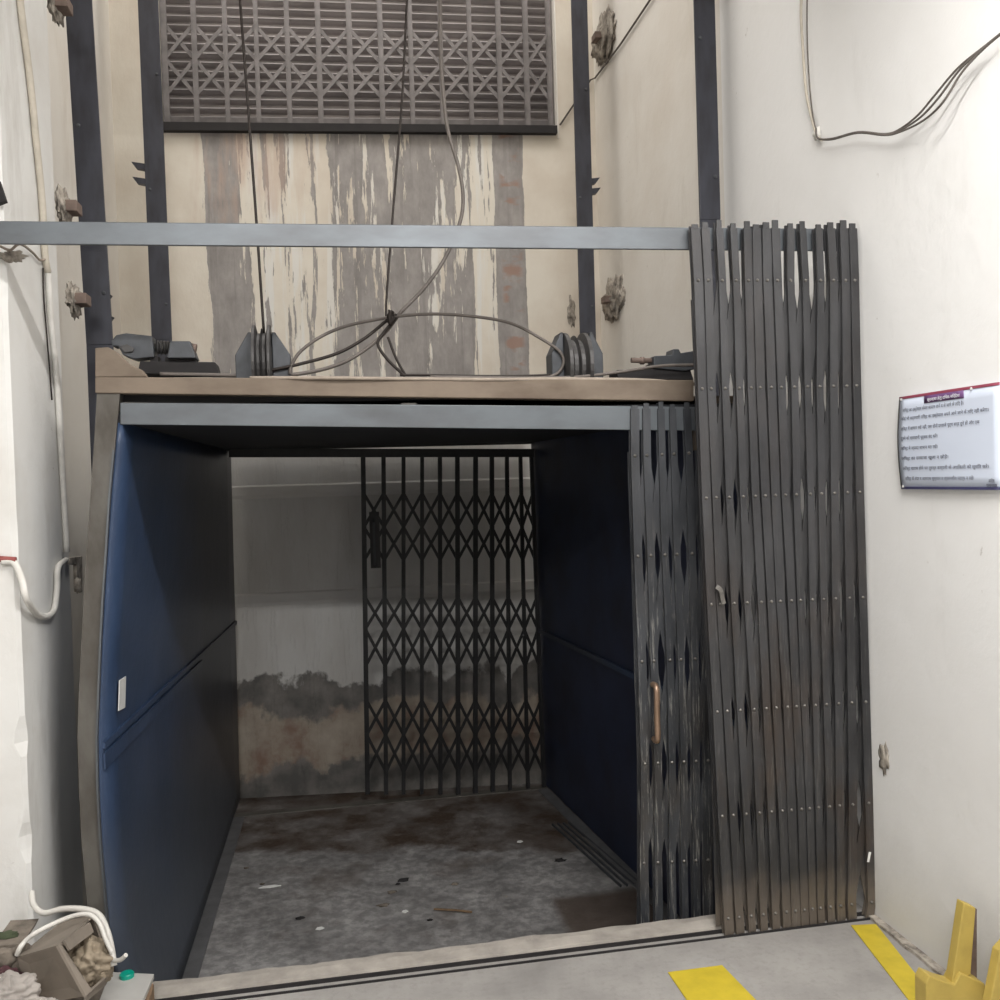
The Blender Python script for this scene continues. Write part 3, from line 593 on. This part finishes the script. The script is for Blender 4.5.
pf([(150, 356), (158, 356), (158, 362), (150, 362)], RYp+.01, .05, 'packing', M['dark_frame'], lc, 0)
pf([(165, 357), (196, 357), (196, 363), (165, 363)], RYp+.01, .05, 'packing', M['dark_frame'], lc, 0)
gb = tag(pf([(95, 348), (108, 347), (117, 352), (128, 363), (142, 370), (147, 377), (95, 377)], YC-.005, .04, 'gusset_plate', M['beam'], None), 'rusty brown gusset plate on the left end of the cabin roof channel', 'gusset plate')
# right clamp unit
q = W(655, 375); rc = thing('rope_clamp_unit', (q.x, RYp, ZR), 'dark clamp unit with long protruding rusty bolt at the right of the cabin roof', 'clamp')
pf([(617, 373), (617, 370), (690, 368), (694, 380), (618, 379)], RYp, .10, 'base_plate', M['dark_frame'], rc)
pf([(654, 356), (672, 355), (673, 349), (679, 349), (681, 353), (693, 351), (696, 351), (696, 369), (684, 371), (654, 368)], RYp-.01, .07, 'grip_block', M['machine'], rc)
pf([(650, 364), (690, 362), (690, 369), (652, 371)], RYp+.01, .05, 'packing', M['dark_frame'], rc, 0)
MB().tube([W(633, 359.5)+Vector((0, .02, 0)), W(656, 360)+Vector((0, .02, 0))], .0095, 12).build('bolt_shaft', M['brownsteel'], rc)
MB().tube([W(642, 360)+Vector((0, .02, 0)), W(646, 360)+Vector((0, .02, 0))], .014, 6).build('nut', M['brownsteel'], rc)

# ropes and cables
def cable(pts, r, mat, name, label, cat, Y=None, grp=None, k=8):
    P_ = [(at(p[0], p[1], Y=(p[2] if len(p) > 2 else Y))) for p in pts]
    return tag(MB().tube(smooth(P_, k), r, 8).build(name, mat), label, cat, grp)
Yr = RYp+.03
a = at(240, 0, Y=Yr); b = at(262, 335, Y=Yr)
cable([(236, -60), (240, 0), (249, 120), (257, 230), (264, 335)], .0046, M['rope'], 'hoist_rope', 'dark hoist rope dropping to the left pulley', 'rope', Yr)
cable([(411, -60), (407, 0), (402, 100), (394, 200), (387, 290), (386, 318)], .0040, M['rope'], 'hoist_rope', 'dark rope hanging right of centre to the cable knot', 'rope', Yr)
cable([(438, -60), (440, 0), (441, 60), (447, 125), (458, 165), (463, 195), (460, 222), (445, 258), (425, 287), (401, 312), (388, 329), (370, 346), (342, 363), (305, 373), (262, 376), (215, 375), (160, 374)], .0065, M['cable'], 'travelling_cable', 'grey travelling cable curving down past the upper gate to the cabin roof', 'cable', Yr-.04)
Yl = Yr-.06
cable([(290, 374, Yl), (291, 367, Yl), (300, 352, Yl), (322, 336, Yl), (350, 325, Yl), (392, 317, Yl), (430, 314, Yl), (470, 316, Yl), (510, 323, Yl), (540, 338, Yl), (560, 352, Yl), (563, 365, Yl), (552, 376, Yl), (520, 378, Yl), (460, 380, Yl)], .0055, M['cable'], 'loose_cable', 'brown cable arching in one long loop between the two pulleys', 'cable')
cable([(262, 372, Yl), (300, 364, Yl), (338, 353, Yl), (365, 338, Yl), (385, 322, Yl), (395, 315, Yl), (394, 320, Yl), (382, 335, Yl), (378, 345, Yl), (388, 360, Yl), (405, 376, Yl)], .0055, M['rope'], 'loose_cable', 'dark cable rising from the left pulley, folded through the knot and dropping back', 'cable')
cable([(388, 337, Yl), (396, 358, Yl), (406, 376, Yl)], .0045, M['rope'], 'loose_cable', 'short straight dark cable under the knot', 'cable')
cable([(400, 375, Yl), (430, 375, Yl), (470, 376, Yl), (520, 376, Yl), (550, 375, Yl)], .0045, M['rope'], 'loose_cable', 'dark cable lying along the roof left of the right pulley', 'cable')
cable([(430, 377, Yl-.05), (520, 378, Yl-.05), (575, 377, Yl-.05), (620, 372, Yl-.05), (660, 366, Yl-.05), (700, 365, Yl-.05)], .0055, M['cable'], 'loose_cable', 'brown cable rising rightwards past the right pulley over the right clamp', 'cable')
cable([(250, 378, YC-.005), (330, 378, YC-.03), (420, 379, YC-.02), (500, 379.5, YC-.02), (560, 379, YC-.01), (640, 380, YC-.01), (695, 384, YC-.01)], .006, M['cable_tan'], 'loose_cable', 'dusty tan cable lying along the cabin roof channel', 'cable')
kn = W(390, 320)
tag(MB().lump(kn+Vector((0, -.05, 0)), .018, (.7, .7, 1.3), .4, 5, 10).build('cable_knot', M['rope']), 'taped dark knot where the cables cross above the roof', 'knot')

# thin diagonal wire on right shaft wall
a, b, c_ = at(650, 0, X=XR-.012), at(620, 45, X=XR-.012), at(595, 78, X=XR-.012)
tag(MB().tube([a+(a-b)*2, a, b, c_, Vector((XR-.03, YW-.02, at(588, 88, X=XR-.012).z)), at(560, 125, Y=YW-.012)], .006, 6).build('wall_wire', M['cable']), 'thin wire running diagonally down the right shaft wall', 'wire')

# ------------------------------------------------------------------ right wall: wires, poster, yellow paint
XW = XR-.012
def rw(x, y_, off=.012): return at(x, y_, X=XR-off)
runs = [([(813, -20), (806, 20), (807, 60), (810, 100), (816, 128), (818, 139), (830, 138), (855, 132), (885, 133), (905, 126), (935, 98), (962, 66), (985, 45), (1010, 28)], 'thickest'), ]
w1 = [(816, 128), (818, 138), (832, 138.5), (858, 132), (885, 134), (900, 129), (918, 115), (935, 95), (958, 68), (985, 46), (1015, 22)]
offs = [((0, 0), 'upper dark wire of the sagging bundle on the right wall'), ((3, 3.5), 'middle dark wire of the sagging bundle on the right wall'), ((8, 7), 'lowest dark wire of the sagging bundle on the right wall')]
for (dx, dy), lb in offs:
    P_ = []
    for i, (x, y_) in enumerate(w1):
        k = math.exp(-((x-935)/28.)**2); P_.append(rw(x+dx*k, y_+dy*k*.9+ (dx*.12 if i > 1 else 0), .03+.004*dx*k))
    tag(MB().tube(smooth(P_, 6), .0032, 6).build('wall_cable', M['cable']), lb, 'cable', 'sagging wires on the right wall')
tag(MB().tube(smooth([rw(x, y_) for x, y_ in ((803, -30), (801, 10), (803, 50), (806, 90), (811, 115), (817, 135), (822, 140))], 6), .005, 6).build('wall_conduit', M['pvc_old']), 'thin painted wire running up the right wall above the sagging bundle', 'wire')
tag(MB().tube(smooth([rw(x, y_) for x, y_ in ((808, -30), (807, 10), (808, 60), (812, 110), (817, 133))], 6), .0025, 6).build('wall_wire', M['cable']), 'fine grey wire running up the right wall beside the painted one', 'wire')
tag(MB().lump(rw(817, 134), .022, (.4, 1, .8), .4, 11, 10).build('mortar_dab', M['pvc']), 'white mortar dab at the left end of the sagging wires', 'plaster')
MBm = MB()
tag(MB().lump(rw(884, 758, .002), .030, (.12, .8, 1.3), .6, 12, 10).build('plaster_chip', M['cement']), 'grey chip in the plaster low on the right wall', 'plaster chip')
# slight vertical ledge where the landing plaster ends
# ragged dark crack between wall and floor
P_ = []
for i in range(26):
    k = i/25; y_ = 2.84-.75*k; P_.append(Vector((XR-.010-.01*abs(noise.noise(Vector((y_*14, 0, 0)))), y_, .004)))
struct(MB().ribbon(P_, .03, .012, (0, 0, 1)).build('trim_11', M['cement']))

py0, py1 = rw(901, 440).y, rw(1001.5, 440).y; pz0 = rw(902, 489).z; pz1 = rw(901, 397).z
po_ = thing('notice_poster', (XR-.02, (py0+py1)/2, pz0), 'white notice poster with crimson top edge and Hindi text on the right wall', 'poster')
Hh = pz1-pz0; Wd = py0-py1
def PP(u, v, off=0): # u 0..1 left to right, v 0..1 bottom to top; the sheet curls a little off the wall
    return Vector((XR-.012-off-.004*math.sin(u*math.pi)-.010*math.sin(v*math.pi)*(1-u)**2, py0-Wd*u - .0*v, pz0+Hh*v))
def sheet(u0, u1, v0, v1, mat, name, off, th=.003, nu=14, nv=8):
    vs = [PP(u0+(u1-u0)*i/nu, v0+(v1-v0)*j/nv, off) for j in range(nv+1) for i in range(nu+1)]
    o = MB().add(vs, [(j*(nu+1)+i, j*(nu+1)+i+1, (j+1)*(nu+1)+i+1, (j+1)*(nu+1)+i) for j in range(nv) for i in range(nu)], True).build(name, mat, po_)
    if th: s_ = o.modifiers.new('t', 'SOLIDIFY'); s_.thickness = th; s_.offset = 0
    return o
sheet(0, 1, 0, 1, M['poster'], 'sheet', 0)
sheet(0, 1, .972, 1, M['poster_red'], 'top_band', .0022, .001)
sheet(0, 1, 0, .026, M['poster_navy'], 'bottom_band', .0022, .001)
sheet(0, .010, 0, 1, M['sheave'], 'left_band', .0022, .001)
UU = lambda x: (py0-rw(x, 440).y)/Wd
sheet(UU(927), UU(966.5), .895, .972, M['poster_violet'], 'title_tab', .0026, .001, 6, 2)
def text(s, u, v, h, mat, width=None, name='text_line'):
    cu = bpy.data.curves.new(name, 'FONT'); cu.body = s; cu.size = h; cu.offset = .00010; cu.align_x = 'LEFT'; cu.resolution_u = 2
    o = bpy.data.objects.new(name, cu); COL.objects.link(o)
    bpy.context.view_layer.update(); dg = bpy.context.evaluated_depsgraph_get(); me = bpy.data.meshes.new_from_object(o.evaluated_get(dg)); bpy.data.objects.remove(o)
    if not len(me.vertices): return
    xs = [v_.co.x for v_ in me.vertices]; w0 = max(xs)-min(xs); sx = (width*Wd/w0) if width and w0 else 1; mnx = min(xs)
    for v_ in me.vertices:
        uu = u+(v_.co.x-mnx)*sx/Wd; vv = v+v_.co.y/Hh; v_.co = PP(uu, vv, .0042)-po_.location
    me.materials.clear(); me.materials.append(mat); q = bpy.data.objects.new(name, me); COL.objects.link(q); q.parent = po_
lines = [
 ('सुरक्षा हेतु दिशा-निर्देश', UU(930.5), .913, .0120, UU(963)-UU(930.5), 'white_ink', 'title_text'),
 ('लिफ्ट का इस्तेमाल केवल सामान लाने व ले जाने के लिए है।', UU(906), (rw(906, 412).z-pz0)/Hh, .0128, UU(966.7)-UU(906), 'ink', 0),
 ('कोई भी कर्मचारी लिफ्ट का इस्तेमाल अपने आने जाने के लिए नहीं करेगा।', UU(905), (rw(905, 420.5).z-pz0)/Hh, .0128, UU(991)-UU(905), 'ink', 0),
 ('लिफ्ट में सामान रखें नहीं, जब दोनों दरवाजे पूर्ण बन्द हुये हों और एक', UU(905), (rw(905, 430.5).z-pz0)/Hh, .0128, UU(982)-UU(905), 'ink', 0),
 ('दूसरे को सावधानी पूर्वक बंद करें।', UU(905), (rw(905, 440).z-pz0)/Hh, .0128, UU(941)-UU(905), 'ink', 0),
 ('लिफ्ट में ज्यादा सामान मत रखें।', UU(905), (rw(905, 450).z-pz0)/Hh, .0128, UU(941)-UU(905), 'ink', 0),
 ('लिफ्ट का दरवाजा खुला न छोड़ें।', UU(905), (rw(905, 460).z-pz0)/Hh, .0128, UU(951)-UU(905), 'ink', 0),
 ('लिफ्ट खराब होने पर तुरन्त कम्पनी के अधिकारी को सूचित करें।', UU(905.5), (rw(905.5, 470).z-pz0)/Hh, .0128, UU(990)-UU(905.5), 'ink', 0),
 ('लिफ्ट के अंदर व आसपास धूम्रपान व ज्वलनशील पदार्थ न रखें।', UU(907), (rw(907, 480).z-pz0)/Hh, .0128, UU(975.5)-UU(907), 'ink', 0),
 ('आदेश', UU(989.5), (rw(989.5, 482.5).z-pz0)/Hh, .0128, UU(995.5)-UU(989.5), 'ink', 0),
 ('प्रबन्धक', UU(987.5), (rw(987.5, 487).z-pz0)/Hh, .0128, UU(998)-UU(987.5), 'ink', 0),
]
for s, u, v, h, w, mt, nm in lines: text(s, u, v, h, M[mt], w, nm or 'text_line')
for (u, v) in ((.03, .97), (.76, .975), (.03, .03)):
    MB().lathe(PP(u, v, .003), (-1, 0, 0), [(0, .004), (.002, .004)], 10).build('pin', M['paperwhite'], po_)

def tape(px, label, z_=.004):
    p = [at(x, y_, Z=z_) for x, y_ in px]; return tag(MB().prism([Vector((v.x, v.y, .001)) for v in p], (0, 0, z_-.001)).build('floor_tape', M['yellow']), label, 'floor marking')
tape([(668, 972), (722, 965), (800, 1045), (728, 1060)], 'yellow painted stripe on the floor in front of the gates')
tape([(851, 925), (876, 924), (950, 1017), (926, 1022)], 'yellow painted stripe along the foot of the right wall')
# yellow plastic foot and upright leaning at the right wall
Ys = rw(965, 975, .06)
ys_ = at(955, 992, Z=.0)
g = thing('yellow_barrier_foot', (1.6, 2.33, 0), 'yellow splayed barrier foot with narrow upright leaning by the right wall', 'barrier')
YF = 2.2
MB().prism([at(x, y_, Y=YF) for x, y_ in ((926, 984), (930, 976), (944, 982), (955, 985), (961, 973), (985, 984), (989, 1003))]+[Vector((at(989, 1003, Y=YF).x, YF, .002)), Vector((at(926, 990, Y=YF).x, YF, .002))], (0, .05, 0)).build('base', M['yellow2'], g, .003)
a = [at(x, y_, Y=YF+.01) for x, y_ in ((952, 984), (964, 903), (976, 908), (971, 975))]
MB().prism(a, (0, .03, 0)).build('upright', M['yellow2'], g, .003)
MB().prism([at(x, y_, Y=YF+.045) for x, y_ in ((966, 985), (973, 908), (977, 909), (977, 980))], (0, .01, 0)).build('back_rib', M['brownsteel'], g, .001)
g2 = tag(MB().prism([at(x, y_, Y=2.14) for x, y_ in ((989, 1010), (1000, 952), (1020, 930), (1020, 1010))], (0, .03, 0)).build('yellow_board', M['yellow2'], None, .003), 'yellow board just entering the frame at the lower right corner', 'board')

# ------------------------------------------------------------------ left pier: pipes and cable
def pr(x, y_, off=.012): return at(x, y_, X=XP+off)
def pfr(x, y_, off=.012): return at(x, y_, Y=YP-off)
tag(MB().tube(smooth([pr(x, y_) for x, y_ in ((16, -60), (20, 0), (30, 80), (36, 140), (42, 200), (45, 255), (48, 272))], 5), .011, 10).build('conduit_pipe', M['pvc_old']), 'yellowed conduit pipe running down the upper part of the left pier', 'pipe')
tag(MB().tube(smooth([pr(x, y_) for x, y_ in ((48, 272), (51, 320), (56, 370), (60, 430), (64, 500), (67, 552))], 5), .010, 10).build('conduit_pipe', M['pvc']), 'white conduit pipe on the lower part of the left pier', 'pipe')
tag(MB().tube(smooth([pr(x, y_, .006) for x, y_ in ((43, 268), (44, 300), (48, 350), (52, 400))], 5), .003, 6).build('pier_wire', M['rope']), 'thin black wire beside the white conduit on the left pier', 'wire')
tag(MB().tube(smooth([pfr(2, 562), pfr(14, 563), pfr(22, 580), pfr(27, 600), pr(40, 616), pr(53, 612), pr(57, 590), pr(58, 568), pr(66, 560)], 8), .010, 10).build('bent_pipe', M['pvc']), 'white U-shaped bent pipe on the left pier', 'pipe')
tag(MB().tube([pfr(-25, 559), pfr(0, 559), pfr(16, 560)], .009, 8).build('red_cable', M['red_pipe']), 'dull red cable end entering the bent white pipe', 'cable')
bkt = thing('pier_bracket', pr(74, 575), 'small dark steel bracket at the pier edge beside the bent pipe', 'bracket')
MB().prism([pr(x, y_, .004) for x, y_ in ((66, 558), (79, 556), (79, 592), (74, 592), (73, 565), (66, 564))], (.012, 0, 0)).build('plate', M['cement'], bkt, .002)
MB().lump(pr(78, 586, .02), .02, (.6, 1, 1.4), .4, 3, 8).build('grease_lump', M['cement'], bkt)
tag(MB().prism([pfr(-6, 178, .01), pfr(1, 182, .01), pfr(8, 203, .01), pfr(0, 206, .01), pfr(-6, 206, .01)], (0, -.02, 0)).build('metal_tab', M['dark_frame']), 'dark metal tab at the left edge of the pier above the track', 'bracket')
tag(MB().tube(smooth([pfr(0, 246, .02), pfr(10, 250, .02), pfr(20, 244, .02), pr(32, 252), pr(40, 260), pr(46, 258), pr(46, 250)], 6), .004, 6).build('loose_wire', M['cable_tan']), 'tangled thin wire below the track on the left pier', 'wire')
tag(MB().lump(pfr(12, 256, .004), .026, (1.3, .3, .6), .5, 21, 10).build('mortar_chip', M['cement']), 'chipped mortar below the track at the left edge', 'plaster chip')

# ------------------------------------------------------------------ rubbish heap lower left
def L(x, y_, Y): return at(x, y_, Y=Y)
hp = MB(); nu, nv = 24, 14; vs = []
for j in range(nv+1):
    for i in range(nu+1):
        x = -1.5+.95*i/nu; y_ = 2.2+.72*j/nv; e = min(1, (1-i/nu)*4)*min(1, (1-j/nv)*6+.5)
        vs.append((x, y_, max(.002, e*(.11+.07*noise.noise(Vector((x*9, y_*9, 0)))+.04*noise.noise(Vector((x*30, y_*30, 1)))) if 0 < i < nu else .002)))
hp.add(vs, [(j*(nu+1)+i, j*(nu+1)+i+1, (j+1)*(nu+1)+i+1, (j+1)*(nu+1)+i) for j in range(nv) for i in range(nu)], True)
tag(hp.build('rubble', M['debris']), 'brown rubble and dust heaped at the foot of the left pier', 'rubble', None, 'stuff')
bx = thing('carton', L(65, 985, 2.62), 'grubby torn open carton with cream wrapping spilling out at lower left', 'box')
YB0 = 2.56
A = [L(18, 958, YB0), L(58, 942, YB0-.02), L(82, 992, YB0-.04), L(34, 1000, YB0)]      # left face
def pq(l, name, th=.006, mat='carton', nrm=None):
    n_ = (l[1]-l[0]).cross(l[2]-l[0]).normalized()*th; return MB().prism(l, n_).build(name, M[mat], bx)
fl, fr, frb, flb = L(17, 957, 2.62), L(58, 945, 2.50), L(86, 996, 2.50), L(30, 1006, 2.60)
tl, trr = L(58, 924, 2.80), L(92, 916, 2.72)
rbk, rbb = L(112, 950, 2.74), L(108, 978, 2.74)
pq([fl, fr, frb, flb], 'left_side'); pq([fl, tl, trr, fr], 'top_flap')
pq([fr, L(62, 945, 2.52), L(92, 990, 2.52), frb], 'front_edge'); pq([tl, trr, L(112, 975, 2.80), L(60, 985, 2.84)], 'back_side')
pq([frb, L(112, 972, 2.68), L(106, 985, 2.68), L(86, 1002, 2.50)], 'bottom_side')
pq([L(64, 940, 2.52), L(90, 922, 2.66), L(94, 932, 2.66), L(70, 950, 2.52)], 'torn_flap')
MB().lump(L(87, 962, 2.66), .068, (1.0, .8, .95), .10, 14, 40, 1.5, .22).build('wrapping', M['paper'], bx)
MB().lump(L(99, 972, 2.66), .036, (1, .8, .9), .10, 15, 30, 1.6, .22).build('wrapping', M['paper'], bx)
cable([(32, 892, 2.90), (34, 905, 2.86), (44, 913, 2.82), (62, 909, 2.80), (82, 909, 2.76), (98, 914, 2.72), (106, 928, 2.68), (111, 946, 2.66), (114, 966, 2.64)], .0085, M['white_cable'], 'white_cable', 'thick white cable looping out of the pier over the carton', 'cable')
cable([(17, 955, 2.60), (22, 945, 2.60), (34, 934, 2.66), (62, 920, 2.70), (85, 914, 2.68), (98, 921, 2.66), (106, 940, 2.64), (112, 952, 2.63)], .0065, M['white_cable'], 'white_cable', 'thinner white cable lying across the top flap of the carton', 'cable')
cable([(112, 960, 2.64), (120, 960, 2.62), (126, 955, 2.61)], .006, M['white_cable'], 'white_cable', 'short white cable stub at the right of the carton', 'cable')
tag(MB().lump(L(8, 995, 2.45), .060, (1.15, .9, .8), .12, 31, 40, 1.5, .22).build('rag', M['rag']), 'crumpled pale grey rag in the lower left corner', 'rag')
tag(MB().lump(L(38, 1007, 2.40), .030, (1.5, .9, .6), .12, 33, 30, 1.5, .22).build('rag', M['rag']), 'smaller crumpled grey rag in front of the carton', 'rag')
tag(MB().lump(L(4, 978, 2.60), .032, (1.2, .8, .8), .3, 35, 12).build('cloth_bundle', M['maroon']), 'maroon cloth bundle at the left edge above the rag', 'cloth')
tag(MB().lump(L(5, 936, 2.75), .022, (1.6, .8, .5), .3, 36, 10).build('green_scrap', M['mossy']), 'small dark green scrap at the left edge', 'litter')
tag(MB().hexa([L(-8, 956, 2.7), L(18, 952, 2.7), L(18, 952, 2.7)+Vector((0, .15, 0)), L(-8, 956, 2.7)+Vector((0, .15, 0))], [L(-8, 946, 2.7), L(22, 944, 2.7), L(22, 944, 2.7)+Vector((0, .15, 0)), L(-8, 946, 2.7)+Vector((0, .15, 0))]).build('brick', M['debris']), 'dusty brown brick on the rubble left of the carton', 'brick')
for x, y_, s_, i in ((6, 958, .03, 1), (16, 965, .025, 2), (-4, 962, .03, 3), (22, 950, .02, 4)):
    tag(MB().lump(L(x, y_, 2.66), s_, (1, .8, .8), .4, 40+i, 8).build('stone', M['debris']), 'brown mortar lump on the rubble beside the carton', 'stone', 'mortar lumps on the rubble')
# board with teal cap and splintered timber
zb_ = .085
bp = [at(x, y_, Z=zb_) for x, y_ in ((96, 1010), (110, 972), (154, 974), (138, 1012))]
tag(MB().prism(bp, (0, 0, -.012)).build('white_board', M['board']), 'grey-white board lying flat beside the carton, under the teal cap', 'board')
c = at(127, 977, Z=zb_)
tag(MB().lathe(c, (0, 0, 1), [(0, .020), (.010, .020), (.013, .017), (.013, .001)], 20).build('bottle_cap', M['teal']), 'round teal plastic cap on the white board', 'cap')
tm = [at(x, y_, Z=zb_-.013) for x, y_ in ((125, 1010), (143, 980), (154, 983), (146, 1010))]
tag(MB().prism([Vector((v.x, v.y, .002)) for v in tm], (0, 0, zb_-.016)).build('timber_block', M['wood'], None, .004), 'splintered brown timber block under the white board', 'timber')

# ------------------------------------------------------------------ light
def area(name, loc, tgt, sx, sy, e, col):
    l = bpy.data.lights.new(name, 'AREA'); l.shape = 'RECTANGLE'; l.size = sx; l.size_y = sy; l.energy = e; l.color = col
    o = bpy.data.objects.new(name, l); COL.objects.link(o); o.location = loc; o.rotation_euler = (Vector(tgt)-Vector(loc)).to_track_quat('-Z', 'Y').to_euler(); return o
area('landing_tube_lamp', (.9, 1.0, 3.34), (.9, 1.5, 0), 1.2, .08, 68, (1, .98, .95))
area('landing_rear_lamp', (-.5, -1.6, 3.3), (-.4, 1.0, 0), 1.2, .1, 68, (1, .98, .95))
area('shaft_top_fill', (.3, 4.3, 6.3), (.3, 4.3, 0), 2.4, 1.6, 60, (1, .97, .93))  # unseen fill light added at the shaft top to brighten the upper walls
w = bpy.data.worlds.new('world'); S.world = w; w.use_nodes = True
w.node_tree.nodes['Background'].inputs[0].default_value = (1, .95, .88, 1); w.node_tree.nodes['Background'].inputs[1].default_value = .8
S.view_settings.view_transform = 'Standard'; S.view_settings.look = 'None'; S.view_settings.gamma = 1; S.view_settings.use_curve_mapping = False
S.view_settings.exposure = .3
